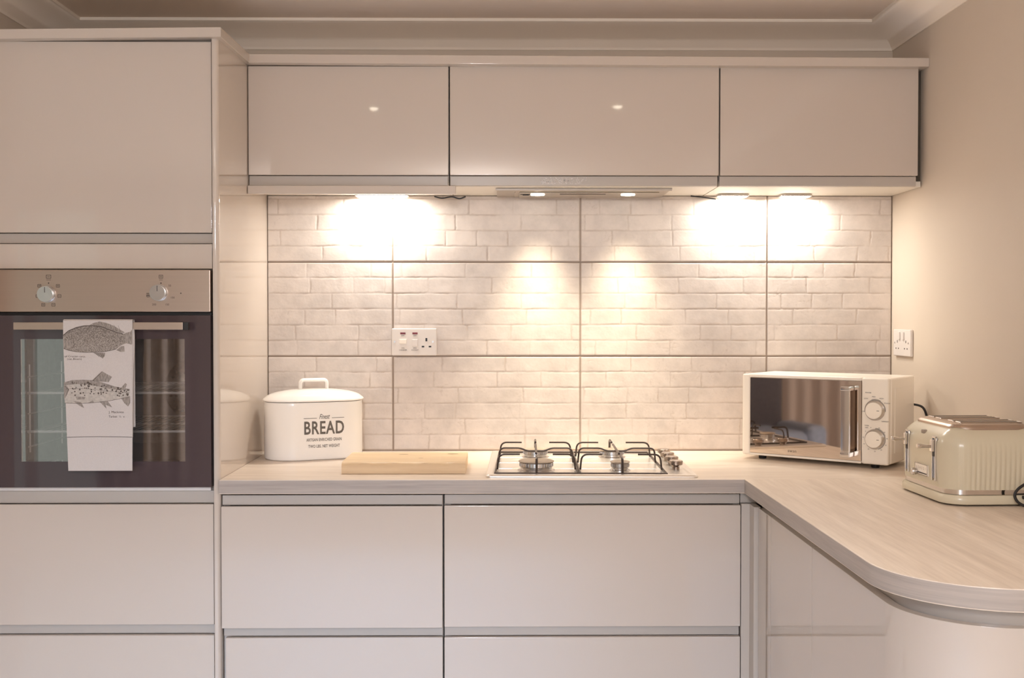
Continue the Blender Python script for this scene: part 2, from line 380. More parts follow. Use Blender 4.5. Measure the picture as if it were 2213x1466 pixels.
obj('drawer_front', MB().box(-1.021, -.4225, YB, -.592, .513, .8375, .002), M['gloss'], t)
obj('handle_rail', MB().box(-1.018, -.4215, YB+.014, -.592, .486, .5115, .002), M['rail'], t)
obj('drawer_front', MB().box(-1.021, -.4225, YB, -.592, .12, .4845, .002), M['gloss'], t)
obj('plinth', MB().box(-1.02, -.42, -.55, -.53, 0.001, .098), M['carcass'], t)

# cornice board that crowns all tall and wall units
cc = tag(obj('cabinet_cornice', MB().prism([(XL+.001, YB-.03), (-.389, YB-.03), (-.389, YW-.032), (XR-.001, YW-.032), (XR-.001, -.001), (XL+.001, -.001)], 2.0845, 2.1105, .002), M['gloss']),
    'slim pale cornice board running along the tops of the tall cupboard and wall cupboards', 'cornice')
for v in cc.data.vertices:      # the board sags a few millimetres at both ends
    v.co.z -= .008*max(0, min(1, (-.39-v.co.x)/.65))*max(0, min(1, -v.co.y/.6))+.008*max(0, min(1, (-v.co.y-.33)/.3))+.007*max(0, (v.co.x-.6)/1.0)

def wall_cabinet(x0, x1, label, right_end=False):
    t = thing('wall_cabinet', label, 'cabinet', ((x0+x1)/2, -.14, 1.729), 0, G)
    mb = MB(); yb = YW+.022
    mb.box(x0+.001, x0+.018, yb, -.0115, 1.747, 2.083).box(x1-.018, x1-.001, yb, -.0115, 1.747, 2.083).box(x0+.018, x1-.018, yb, -.0115, 2.066, 2.083).box(x0+.018, x1-.018, -.02, -.0115, 1.747, 2.066)
    obj('carcass', mb, M['carcass'], t)
    obj('bottom_panel', MB().box(x0+.001, x1-.001+(.016 if right_end else 0), yb, -.0105, 1.7295, 1.7465, .001), M['under'], t)
    obj('door', MB().box(x0+.0015, x1-.0015, YW, yb-.002, 1.7605, 2.0825, .002), M['gloss'], t)
    obj('handle_rail', MB().box(x0+.0015, x1-.003, YW+.010, yb-.001, 1.7305, 1.7595, .002), M['rail'], t)
    return t
wl = wall_cabinet(-.4025, .1935, 'glossy wall cupboard with a light pelmet, above the bread bin')
obj('light_pelmet', MB().box(-.4020, .2140, YW-.010, YW+.008, 1.7035, 1.7285, .003), M['gloss'], wl)
wm = wall_cabinet(.1945, .9975, 'widest glossy wall cupboard, with the extractor hood underneath')
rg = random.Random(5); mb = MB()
for i in range(150):  # scattered small whitish flecks on the rail front
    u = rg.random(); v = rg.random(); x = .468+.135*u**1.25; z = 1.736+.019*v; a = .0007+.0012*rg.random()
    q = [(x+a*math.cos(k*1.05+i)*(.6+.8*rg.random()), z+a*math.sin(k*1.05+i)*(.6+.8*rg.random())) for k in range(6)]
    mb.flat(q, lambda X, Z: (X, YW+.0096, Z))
r_ = obj('pale_flecks', mb, M['white'], wm); r_['label'] = 'whitish flecks on the handle rail'
wr = wall_cabinet(.9985, 1.5925, 'glossy wall cupboard beside the side wall, above the microwave', True)
obj('filler_strip', MB().box(1.5935, XR-.001, -.245, -.225, 1.7475, 2.083), M['darkgap'], wr)

def base_cabinet(x0, x1, label, dy=0):
    t = thing('drawer_cabinet', label, 'cabinet', ((x0+x1)/2, -.31, 0), 0, 'glossy drawer cabinets under the worktop')
    mb = MB(); mb.box(x0+.001, x0+.018, -.59, -.004, .1, .861).box(x1-.018, x1-.001, -.59, -.004, .1, .861).box(x0+.018, x1-.018, -.02, -.004, .1, .861).box(x0+.018, x1-.018, -.59, -.02, .1, .118)
    obj('carcass', mb, M['carcass'], t)
    y = YB-dy
    obj('handle_rail', MB().box(x0+.002, x1-.002, y+.013, -.592, .8345, .861, .002), M['rail'], t)
    obj('drawer_front', MB().box(x0+.0015, x1-.0015, y, y+.019, .5045, .8325, .002), M['gloss'], t)
    obj('handle_rail', MB().box(x0+.002, x1-.002, YB+.013, -.592, .478, .5035, .002), M['rail'], t)
    obj('drawer_front', MB().box(x0+.0015+.008*(dy > 0), x1-.0015, YB, YB+.019, .12, .4765, .002), M['gloss'], t)
    obj('plinth', MB().box(x0, x1, -.55, -.53, 0.001, .098), M['carcass'], t)
    return t
base_cabinet(-.4020, .1925, 'glossy drawer cabinet under the chopping board, top drawer slightly proud', .009)
base_cabinet(.1935, .9945, 'wide glossy drawer cabinet under the gas hob')

# corner post, then the return run with its curved end
t = thing('curved_base_cabinet', 'glossy base cabinet with rounded end under the toaster side of the worktop', 'cabinet', (1.3, -1.2, 0))
def end_outline(x, yend, r, ystart=-.66, back=XR-.004):
    pts = [(x, ystart)]; cx, cy = x+r, yend+r
    for i in range(17):
        a = R(180+90*i/16); pts.append((cx+r*math.cos(a), cy+r*math.sin(a)))
    pts.append((back, yend)); return pts
def strip(outline, th, z0, z1, mb, bev=.0015):
    """bent panel of constant thickness following an outline; its inner face is offset"""
    P = [Vector((a, b, 0)) for a, b in outline]; inn = []
    for i, p in enumerate(P):
        T = (P[min(i+1, len(P)-1)]-P[max(i-1, 0)]).normalized(); inn.append(p+Vector((-T.y, T.x, 0))*th)
    poly = [(p.x, p.y) for p in P]+[(p.x, p.y) for p in reversed(inn)]
    mb.prism(poly, z0, z1, bev)
    return mb
obj('corner_post', MB().box(.9955, 1.036, YB+.004, YB+.022, .12, .8355, .001).box(1.018, 1.036, -.66, YB+.004, .12, .8355, .001), M['carcass'], t)
obj('handle_rail', strip(end_outline(1.0492, -1.782, .165, -.615), .012, .8155, .8665, MB()), M['rail'], t)
obj('corner_rail', MB().box(.9945, 1.0485, YB+.014, YB+.030, .8365, .8665, .001), M['rail'], t)
mb = MB(); strip([(1.0295, -.80), (1.0295, -1.168)], .019, .12, .834, mb); obj('door', mb, M['gloss'], t)
mb = MB(); strip([(1.0295, -.664), (1.0295, -.797)], .019, .12, .834, mb); obj('filler_panel', mb, M['gloss'], t)
mb = MB(); strip(end_outline(1.0295, -1.80, .172, -1.1705), .019, .12, .834, mb); obj('curved_end_panel', mb, M['gloss'], t)
mb = MB(); mb.prism([(1.062, -.60)]+end_outline(1.062, -1.768, .16, -.66, XR-.006)[1:]+[(XR-.006, -.60)], .10, .118); mb.box(1.062, XR-.006, -.64, -.62, .118, .862); obj('carcass', mb, M['carcass'], t)
mb = MB(); strip(end_outline(1.075, -1.755, .15, -.62), .018, .001, .098, mb); obj('plinth', mb, M['carcass'], t)

# worktop
ZT, TH, YT, XI = .906, .0385, -.634, .998
M['edge'] = wood('oak_edge_painted_shade', (162, 151, 143), (187, 175, 165), 'edge', .45)  # same oak as the top; the edges' duller light is put into this grey
t = thing('worktop', 'pale oak laminate worktop, L-shaped with one rounded outer end', 'worktop', (.6, -.3, ZT-TH))
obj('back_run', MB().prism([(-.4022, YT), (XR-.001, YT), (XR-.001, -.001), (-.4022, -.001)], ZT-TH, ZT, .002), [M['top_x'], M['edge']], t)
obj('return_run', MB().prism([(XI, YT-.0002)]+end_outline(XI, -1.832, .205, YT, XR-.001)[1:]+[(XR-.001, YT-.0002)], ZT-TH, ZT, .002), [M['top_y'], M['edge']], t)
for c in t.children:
    for pg in c.data.polygons:      # upright edges take the greyed oak
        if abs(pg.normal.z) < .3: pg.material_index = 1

# ------------------------------------------------------------------ oven
OY = YB-.018
t = thing('built_in_oven', 'built-in steel oven with dark glass door and two round knobs', 'oven', (-.722, -.3, .886))
mb = MB(); mb.box(-1.0, -.4395, -.06, -.04, .89, 1.46).box(-1.0, -.945, -.588, -.06, .89, 1.46).box(-.475, -.4395, -.588, -.06, .89, 1.46).box(-.945, -.475, -.588, -.06, .89, .94).box(-.945, -.475, -.588, -.06, 1.30, 1.46)
obj('oven_body', mb, M['enamel'], t)
cp = obj('control_panel', MB().box(-1.018, -.4235, OY, -.59, 1.3525, 1.4645, .0025), M['steel'], t)
# printed marks around the knobs
mb = MB()
pxz = lambda u, v: (-.8538+(u-101)*(.2953/242.), 1.3998-(v-636)*.001223)
def rectm(mb, u, v, w, h, y=OY-.0004):
    x, z = pxz(u, v); a = .0006115; mb.box(x-w*a, x+w*a, y, y+.0003, z-h*a, z+h*a)
def boxmark(u, v, w, h, bars=1):
    rectm(mb, u, v-h/2, w, .9); rectm(mb, u, v+h/2, w, .9); rectm(mb, u-w/2, v, .9, h); rectm(mb, u+w/2, v, .9, h)
    for b in range(bars): rectm(mb, u, v-h/2+h*(b+1)/(bars+1), w*.55, .9)
boxmark(104, 598, 10, 7, 1); rectm(mb, 104, 605, 10, .8); rectm(mb, 104, 612, 2.4, 2.6)
for u, v, k in ((84, 618, 2), (124, 618, 2), (80, 640, 1), (127, 640, 1), (92, 659, 2), (114, 659, 1)): boxmark(u, v, 7, 6, k)
obj('function_marks', mb, M['inkdark'], cp)
mb = MB(); boxmark(347, 598, 8, 7, 2); rectm(mb, 347, 605, 8, .8)
for s, u, v in (('50', 366, 617), ('100', 372, 643), ('150', 360, 658), ('200', 332, 658), ('250', 319, 637)):
    x, z = pxz(u, v+2.4); put_text(mb, s, .0075, lambda X, Z, x=x, z=z: (x+X, OY-.0004, z+Z))
rectm(mb, 347, 612, 2.4, 2.6)
rectm(mb, 319, 634, 7, 1.2); boxmark(319, 640, 6, 4, 1)
obj('temperature_marks', mb, M['inkdark'], cp)
mb = MB(); rectm(mb, 390, 634, 2.4, 2.6); obj('indicator_light', mb, M['inkdark'], cp)
for u, v in ((101, 636), (343, 633)):
    x, z = pxz(u, v); mb = MB(); mb.cyl((x, OY-.009, z), .0185, .0215, .018, 'y', 40, .0015).cyl((x, OY-.0012, z), .0225, .0225, .002, 'y', 40)
    k = obj('control_knob', mb, M['alu'], t)
    obj('pointer_line', MB().box(x-.0008, x+.0008, OY-.0185, OY-.0178, z+.004, z+.0185), M['inkdark'], k)
obj('vent_gap', MB().box(-1.016, -.4255, -.612, -.59, 1.344, 1.3515), M['black'], t)
d0, d1, w0, w1 = .886, 1.3435, .955, 1.281
mb = MB()
for a in ((-1.018, -.926, d0, d1), (-.492, -.4235, d0, d1), (-.926, -.492, d0, w0), (-.926, -.492, w1, d1)): mb.box(a[0], a[1], OY, -.594, a[2], a[3])
dr = obj('oven_door', mb, M['ovenblack'], t)
obj('window_pane', MB().box(-.9258, -.4922, OY+.0005, OY+.0045, w0+.0002, w1-.0002), M['pane'], dr)
hy = OY-.032
mb = MB(); mb.box(-.928, -.486, hy-.006, hy+.006, 1.3060, 1.3255, .001)
for x in (-.915, -.497): mb.box(x-.012, x+.012, hy+.006, OY, 1.309, 1.3225, .001)
h = obj('door_handle', mb, M['steel'], dr)
obj('end_cap', MB().box(-.486, -.4725, hy-.007, hy+.010, 1.3055, 1.326, .001), M['black'], h)
for z in (1.1335, 1.0285):
    mb = MB(); mb.tube([(-.94, -.570, z), (-.48, -.570, z)], .0036, 8)
    mb.tube([(-.94, -.10, z), (-.48, -.10, z)], .0028, 8).tube([(-.94, -.32, z-.003), (-.48, -.32, z-.003)], .002, 8)
    for i in range(24): x = -.93+.0193*i; mb.tube([(x, -.548, z), (x, -.10, z)], .0014, 6)
    obj('wire_rack', mb, M['rackwire'], t)
for s in (-1, 1):
    x = -.71+s*.227; mb = MB()
    for z in (.99, 1.0285, 1.08, 1.1335, 1.18): mb.tube([(x, -.56, z-.004), (x, -.09, z-.004)], .0022, 8)
    for y in (-.55, -.33, -.1): mb.tube([(x, y, .97), (x, y, 1.21)], .0022, 8)
    obj('rack_runner', mb, M['rackwire'], t)
mb = MB(); mb.lathe((0, 0, 0), [(.001, .016), (.05, .015), (.088, .010), (.1, 0), (.1, -.004)], 48, Matrix.Translation((-.62, -.062, 1.11)) @ Matrix.Rotation(R(90), 4, 'X'))
fc = obj('fan_cover', mb, M['alu'], t)
mb = MB()
for ring, n in ((.025, 8), (.043, 14), (.061, 18), (.078, 24)):
    for i in range(n):
        a = 2*math.pi*i/n; mb.cyl((-.62+ring*math.cos(a), -.0775+.05*ring, 1.11+ring*math.sin(a)), .0042, .0042, .004, 'y', 10)
obj('vent_holes', mb, M['black'], fc)

# ------------------------------------------------------------------ tea towel with printed fish
TYF = hy-.0085
def tp(u, v, dy=0):   # point of the towel's plane, given in the print's own grid (150 wide, 326 high)
    return (-.797+(u-139)*.001207, TYF-dy-.006*((v-693)/326.)*(0.4), 1.3292-(v-693)*.001209)
t = thing('tea_towel', 'folded white tea towel printed with two fish, hanging over oven handle', 'towel', (-.706, TYF, .935))
def edgeL(v): return 139+9.5*max(0, (v-740)/276.)**1.0
def edgeR(v): return 288.6-1.8*max(0, (v-800)/219.)
rows = []
for i in range(41):
    v = 693+325*i/40; rows.append([(edgeL(v)+(edgeR(v)-edgeL(v))*j/16, v) for j in range(17)])
def bend(v, u): return .0008*math.sin(u*.09)*max(0, (v-900)/120.)
front = [[tp(u, v) for u, v in r] for r in rows]; 
back_f = [[(x, y+.0016, z) for x, y, z in r] for r in front]
ft = MB(); ft.loft(front, False, False); ft.loft(back_f, False, False)
obj('front_fold', ft, M['towel'], t)
mb = MB()   # over the bar and down behind it
prof = [(TYF, 1.3292), (TYF+.0015, 1.3318), (TYF+.004, 1.333), (hy, 1.3335), (hy+.006, 1.333), (hy+.0088, 1.330), (hy+.0095, 1.31), (hy+.0098, 1.20), (hy+.010, 1.05)]
mb.loft([[(x, y, z) for x in np.linspace(-.797, -.6165, 12)] for y, z in prof], False, False)
mb.loft([[(x, y+.0008, z-.0008) for x in np.linspace(-.797, -.6165, 12)] for y, z in prof], False, False)
obj('back_fold', mb, M['towel'], t)
mb = MB()   # the second layer peeping out at the edge
lay = [(290.5, 700), (292, 730), (291.5, 760), (289.5, 790), (288, 840), (287, 945)]
mb.loft([[tp(u-12, v, -.0030), tp(u, v, -.0026), tp(u+.4, v, -.0046)] for u, v in lay], False, False); obj('inner_fold', mb, M['towel'], t)
SC = 190/796.
Q = lambda x, y: (120+x*SC, 680+y*350/1466.)
def fishpoly(mb, pts, dy): mb.flat([Q(*p) for p in pts], lambda u, v: tp(u, v, dy))
mb = MB(); fishpoly(mb, [(82, 185), (130, 145), (200, 115), (270, 100), (350, 98), (430, 108), (500, 135), (560, 158), (620, 172), (655, 165), (690, 155), (690, 265), (650, 258), (605, 275), (560, 310), (500, 325), (440, 335), (360, 338), (280, 340), (200, 335), (130, 322), (84, 305)], .0004)
carp = obj('fish_print', mb, M['scales'], t); carp['label'] = 'printed carp with netted scales'
mb = MB(); fishpoly(mb, [(315, 97), (350, 75), (410, 60), (470, 72), (540, 100), (640, 160), (610, 164), (540, 146), (470, 118), (400, 100)], .0005)
fishpoly(mb, [(345, 340), (460, 345), (455, 372), (438, 396), (400, 372)], .0005); fishpoly(mb, [(560, 320), (600, 285), (632, 282), (636, 334), (600, 336)], .0005)
fishpoly(mb, [(188, 300), (240, 288), (310, 296), (290, 330), (230, 332)], .0006); fishpoly(mb, [(82, 235), (150, 232), (172, 270), (130, 310), (84, 304)], .0006)
fishpoly(mb, [(640, 165), (690, 152), (704, 132), (704, 268), (690, 268), (640, 250)], .0006)
obj('fin_print', mb, M['fishfin'], carp)
mb = MB(); fishpoly(mb, [(84, 612), (160, 592), (260, 588), (360, 594), (450, 618), (540, 648), (620, 664), (680, 672), (680, 742), (600, 758), (500, 778), (410, 790), (300, 800), (200, 802), (92, 800)], .0004)
trout = obj('fish_print', mb, M['fishlight'], t); trout['label'] = 'printed spotted trout'
mb = MB(); fishpoly(mb, [(84, 612), (160, 592), (260, 588), (360, 594), (450, 618), (540, 648), (620, 664), (680, 672), (680, 690), (600, 682), (500, 672), (400, 650), (300, 632), (180, 628), (84, 640)], .0005)
fishpoly(mb, [(335, 600), (380, 555), (430, 512), (520, 562), (490, 610), (420, 605)], .0005); fishpoly(mb, [(190, 740), (280, 745), (270, 765), (200, 768)], .0006); fishpoly(mb, [(165, 780), (240, 792), (268, 846), (220, 822)], .0005); fishpoly(mb, [(405, 786), (480, 782), (520, 838), (460, 815), (470, 852), (430, 812)], .0005)
fishpoly(mb, [(600, 664), (640, 618), (656, 630), (640, 666)], .0005); fishpoly(mb, [(602, 758), (684, 740), (684, 800), (664, 832), (630, 800)], .0005); fishpoly(mb, [(295, 802), (345, 775), (355, 795)], .0005); fishpoly(mb, [(84, 640), (110, 640), (132, 678), (108, 730), (86, 770)], .0006)
obj('fin_print', mb, M['fishfin'], trout)
rg = random.Random(3); mb = MB()
for i in range(95):
    x = 150+520*rg.random(); top = 596+(x-260)*.18 if x > 260 else 600; y = top+8+rg.random()**1.3*125
    if y > 745-(x-300)*.02: continue
    a = 4+5*rg.random(); fishpoly(mb, [(x+a*math.cos(k), y+a*math.sin(k)) for k in (0, 1.05, 2.1, 3.14, 4.2, 5.2)], .0008)
def stroke(mb, pts, wd, dy):
    P = [Vector((*p, 0)) for p in pts]
    for a, b in zip(P, P[1:]):
        n = (b-a).normalized(); n = Vector((-n.y, n.x, 0))*wd/2; fishpoly(mb, [(a+n)[:2], (b+n)[:2], (b-n)[:2], (a-n)[:2]], dy)
stroke(mb, [(100, 672), (200, 668), (330, 672), (460, 690), (680, 706)], 2.2, .0008); stroke(mb, [(92, 645), (128, 678), (104, 735)], 4, .0008)
stroke(mb, [(350, 596), (430, 515)], 4, .0008); stroke(mb, [(92, 800), (200, 803), (300, 801), (410, 791), (500, 779), (600, 759), (680, 742)], 3, .0007)
obj('spot_print', mb, M['fishline'], trout)
mb = MB(); stroke(mb, [(82, 185), (130, 145), (200, 115), (270, 100), (350, 98), (430, 108), (500, 135), (560, 158), (620, 172)], 8, .0007); stroke(mb, [(172, 236), (182, 270), (160, 305)], 5, .0008)
stroke(mb, [(84, 305), (130, 322), (200, 335), (280, 340), (360, 338), (440, 335), (500, 325), (560, 310)], 4, .0007)
for k in range(7): stroke(mb, [(350+38*k, 72+abs(k-2)*6), (385+36*k, 104+9*k)], 2, .0008)
for k in range(4): stroke(mb, [(370+20*k, 344), (405+14*k, 380)], 2.5, .0008)
obj('line_print', mb, M['fishline'], carp)
def towel_text(mb, s, x, y, size, sx=1.0):
    v, f = text2d(s, size, sx=sx); w = min(a for a, b in v)
    mb.raw([(lambda p: (p[0]+a-w, p[1], p[2]+b))(tp(*Q(x, y), .0006)) for a, b in v], f)
for a in (('of Crucian carp,', 92, 384, .0068, 1.25), ('(van Bloem)', 116, 407, .0066, 1.2), ('J. Mackinto', 488, 892, .0088, 1.0), ('Tarbet  \u00bc  c', 488, 932, .0082, 1.0)):
    mb = MB(); towel_text(mb, *a); obj('lettering', mb, M['fishline'], t)
mb = MB(); fn = lambda v0: [tp(edgeL(v)+(edgeR(v)-edgeL(v))*0, v, .0005) for v in v0]
mb.loft([[tp(edgeL(944)+.3+(edgeR(944)-edgeL(944)-.6)*k/10, 944.6-1.2*math.sin(k*.31), .0006) for k in range(11)], [tp(edgeL(945)+.3+(edgeR(945)-edgeL(945)-.6)*k/10, 945.6-1.2*math.sin(k*.31), .0006) for k in range(11)]], False, False)
obj('hem_seam', mb, M['fishline'], t)

# ------------------------------------------------------------------ extractor hood and cabinet lights
t = thing('extractor_hood', 'flat steel extractor hood with two lit lamps under the middle wall cupboard', 'hood', (.6, -.12, 1.7))
obj('body', MB().box(.335, .862, -.215, -.015, 1.7235, 1.7290, .001), M['hoodsteel'], t)
obj('front_strip', MB().box(.332, .866, -.224, -.2155, 1.7215, 1.7290, .0015), M['rail'], t)
obj('filter_panel', MB().box(.405, .835, -.165, -.02, 1.7205, 1.7232, .001).box(.39, .3925, -.17, -.02, 1.7215, 1.7232), M['hoodsteel'], t)
obj('switch', MB().box(.415, .435, -.118, -.108, 1.7186, 1.7205, .0005).box(.408, .445, -.131, -.1295, 1.7190, 1.7205), M['black'], t)
obj('filter_slot', MB().box(.53, .672, -.142, -.137, 1.7192, 1.7205, .0004), M['wire'], t)
for x in (.4615, .7425):
    mb = MB(); mb.cyl((x, -.128, 1.7192), .0215, .0215, .0025, 'z', 32)
    lp = obj('lamp', mb, M['led'], t)
    l = bpy.data.lights.new('hood_lamp_light', 'AREA'); l.shape = 'DISK'; l.size = .09; l.energy = 1.15; l.color = (1, .86, .64); l.spread = R(62)
    o = bpy.data.objects.new('hood_lamp_light', l); COL.objects.link(o); o.parent = t; o.location = MW[t].inverted() @ Vector((x, -.128, 1.7170))
    o.rotation_euler = (R(4), 0, 0)
def cabinet_light(x, y, label, power, wid=.05):
    t = thing('cabinet_light', label, 'light', (x, y, 1.7295), 0, 'small warm lamps under the wall cupboards')
    obj('housing', MB().prism(rrect(wid*2, .06, .012, 4, x, y), 1.7222, 1.7292, .002), M['alu'], t)
    obj('lens', MB().prism(rrect(wid*2-.012, .048, .01, 4, x, y), 1.7200, 1.7221, .001), M['lamp'], t)
    l = bpy.data.lights.new('cabinet_lamp_light', 'AREA'); l.shape = 'RECTANGLE'; l.size = wid*2-.016; l.size_y = .04; l.energy = power; l.color = WARM
    o = bpy.data.objects.new('cabinet_lamp_light', l); COL.objects.link(o); o.parent = t; o.location = (0, 0, -.0105)
    return t
cabinet_light(-.03, -.047, 'glowing lamp under the wall cupboard above the bread bin', 3.8, .085)
cabinet_light(1.085, -.047, 'glowing lamp under the wall cupboards, nearer the hood', 2.0)
cabinet_light(1.285, -.047, 'glowing lamp above the microwave, closer to the side wall', 2.0)
# loose cable ends poking out along the tile top
def cable(name, pts, label, r=.0022):
    tag(obj(name, MB().tube(spline(pts, 6), r, 6), M['rubber']), label, 'cable', 'loose lamp cables')
cable('lamp_cable', [(.135, -.03, 1.724), (.16, -.032, 1.7185), (.19, -.03, 1.723), (.215, -.03, 1.7175), (.235, -.03, 1.724)], 'loose thin cable beneath the wall cupboards, beside the light pelmet')
cable('lamp_cable', [(.955, -.03, 1.7265), (.985, -.03, 1.7235), (1.01, -.032, 1.720), (1.035, -.032, 1.716)], 'loose thin cable beneath the wall cupboards, between hood and glowing lamp')

# ------------------------------------------------------------------ sockets
def socket_back():
    x0, x1, z0, z1 = -.003, .141, 1.2155, 1.3025; yb = -.0112
    t = thing('cooker_switch_plate', 'white cooker switch and socket plate on the tiles above the chopping board', 'socket', (.069, yb, 1.259))
    px = lambda u, v: (-.003+(u-848)*.0015, 1.3025-(v-709.5)*.00145)
    obj('plate', MB().box(x0, x1, yb-.009, yb, z0, z1, .003, 3), M['white'], t); y = yb-.0092
    for u in (871.8, 897.7):
        x, z = px(u, 720.5); obj('neon_light', MB().box(x-.0085, x+.0085, y-.0012, y, z-.003, z+.003, .0005), M['red'], t)
    x, z = px(872, 738.5); obj('rocker_switch', MB().box(x-.0115, x+.0115, y-.004, y, z-.007, z+.007, .001), M['cream'], t)
    x, z = px(897.5, 741.5); obj('rocker_switch', MB().box(x-.009, x+.009, y-.003, y, z-.011, z+.011, .001), M['white'], t)
    for u, v, w, h in ((922, 734.5, 4, 7), (914.8, 749.8, 5.4, 3.4), (929.7, 749.8, 5.4, 3.4)):
        x, z = px(u, v); obj('pin_hole', MB().box(x-w*.00075, x+w*.00075, y-.0003, y+.001, z-h*.00075, z+h*.00075), M['black'], t)
    for u, v in ((854, 739), (936, 739)):
        x, z = px(u, v); obj('screw', MB().cyl((x, y-.0004, z), .0032, .0032, .001, 'y', 16), M['alu'], t)
    for s, u, v, q in (('OFF', 871.5, 727, .0062), ('OFF', 897.5, 727, .0062), ('ON', 872, 754.5, .0062), ('COOKER', 872, 759, .0062), ('ON', 897.5, 754.5, .0062), ('SOCKET', 897.5, 759, .0062)):
        x, z = px(u, v); mb = MB(); put_text(mb, s, q, lambda X, Z, x=x, z=z: (x+X, y-.0003, z+Z)); obj('lettering', mb, M['ink'], t)
socket_back()
def socket_right():
    xw = XR; y0, y1, z0, z1 = -.198, -.052, 1.2165, 1.300
    t = thing('double_socket', 'white double wall socket on the plain side wall above the microwave', 'socket', (xw, -.125, 1.258))
    obj('plate', MB().box(xw-.010, xw-.0003, y0, y1, z0, z1, .003, 3), M['white'], t); x = xw-.0102
    for y in (-.108, -.142): obj('rocker_switch', MB().box(x-.004, x, y-.0065, y+.0065, 1.268, 1.292, .001), M['white'], t)
    for yc in (-.088, -.162):
        for dy, z, w, h in ((0, 1.262, .004, .008), (-.011, 1.2405, .006, .004), (.011, 1.2405, .006, .004)): obj('pin_hole', MB().box(x-.0003, x+.001, yc+dy-w/2, yc+dy+w/2, z-h/2, z+h/2), M['inkdark'], t)
    for y in (-.067, -.183): obj('screw', MB().cyl((x-.0003, y, 1.258), .003, .003, .001, 'x', 16), M['alu'], t)
socket_right()

# ------------------------------------------------------------------ bread bin
def stadium(L, W, n=20):
    r = W/2; a = L/2-r; out = []
    for i in range(n+1): q = R(-90+180*i/n); out.append((a+r*math.cos(q), r*math.sin(q)))
    for i in range(n+1): q = R(90+180*i/n); out.append((-a+r*math.cos(q), r*math.sin(q)))
    return out
def scaled_stadium(L, W, inset, z, n=20): return [(x, y, z) for x, y in stadium(L-2*inset, W-2*inset, n)]
def bread_bin():
    L, W, H = .302, .178, .175
    t = thing('bread_bin', 'cream enamel bread bin with looped lid handle and grey lettering', 'bread bin', (-.232, -.150, ZT), R(22))
    st = [(.012, .0008), (.004, .001), (.001, .004), (0, .010), (0, H-.012), (.0012, H-.006), (.0015, H)]
    mb = MB(); mb.loft([scaled_stadium(L, W, i, z) for i, z in st]); obj('body', mb, M['cream_e'], t, local=True)
    mb = MB(); rings = [scaled_stadium(L, W, .004, H+.0012), scaled_stadium(L, W, -.0035, H+.0025), scaled_stadium(L, W, -.0045, H+.006), scaled_stadium(L, W, -.002, H+.0095)]
    for i in range(1, 11):
        a = R(90*i/10); s = math.cos(a); rings.append([(x*max(s, .02)*1.0, y*max(s, .02), H+.0095+.028*math.sin(a)) for x, y in stadium(L-.004, W-.004)])
    mb.loft(rings); lid = obj('lid', mb, M['cream_e'], t, 50, local=True)
    hp = round_path([(-.041, 0, H+.030), (-.041, 0, H+.064), (.041, 0, H+.064), (.041, 0, H+.030)], .012, 8)
    mb = MB(); P = [Vector(p) for p in hp]
    rings = []
    for i, p in enumerate(P):
        T = (P[min(i+1, len(P)-1)]-P[max(i-1, 0)]).normalized(); N = Vector((0, 1, 0)); B = T.cross(N)
        rings.append([p+N*.011*math.cos(k*math.pi/6)+B*.0056*math.sin(k*math.pi/6) for k in range(12)])
    mb.loft(rings); obj('lid_handle', mb, M['cream_e'], lid, 50, local=True)
    def wrap(x, z, d=.0005):
        a = L/2-W/2; r = W/2; x += .012
        if abs(x) <= a: return (x, -r-d, z)
        q = (abs(x)-a)/r; return (math.copysign(a+(r+d)*math.sin(q), x), -(r+d)*math.cos(q), z)
    mb = MB(); zz = lambda v: .128-(v-902)*.001405      # height from print row
    put_text(mb, 'BREAD', .0535, lambda X, Z: wrap(X, zz(936)+Z*1.02), bold=.0011, sx=.72, space=1.08)
    L1 = MB(); put_text(L1, 'Finest', .021, lambda X, Z: wrap(X, zz(904)+Z), shear=.4, sx=.62, bold=.0002)
    L2 = MB(); put_text(L2, 'ARTISAN ENRICHED GRAIN', .0126, lambda X, Z: wrap(X, zz(951.5)+Z), sx=.66, bold=.0002, space=1.05)
    L3 = MB(); put_text(L3, 'TWO LBS. NET WEIGHT', .0126, lambda X, Z: wrap(X, zz(965.5)+Z), sx=.68, bold=.0002, space=1.05)
    for a, b in ((-.062, -.022), (.024, .062)):
        q = MB(); q.loft([[wrap(a+(b-a)*k/8, zz(902.3)+.0007) for k in range(9)], [wrap(a+(b-a)*k/8, zz(902.3)-.0007) for k in range(9)]], False, False); obj('printed_rule', q, M['ink'], t, 0, local=True)
    for q in (mb, L1, L2, L3): obj('lettering', q, M['ink'], t, 0, local=True)
bread_bin()

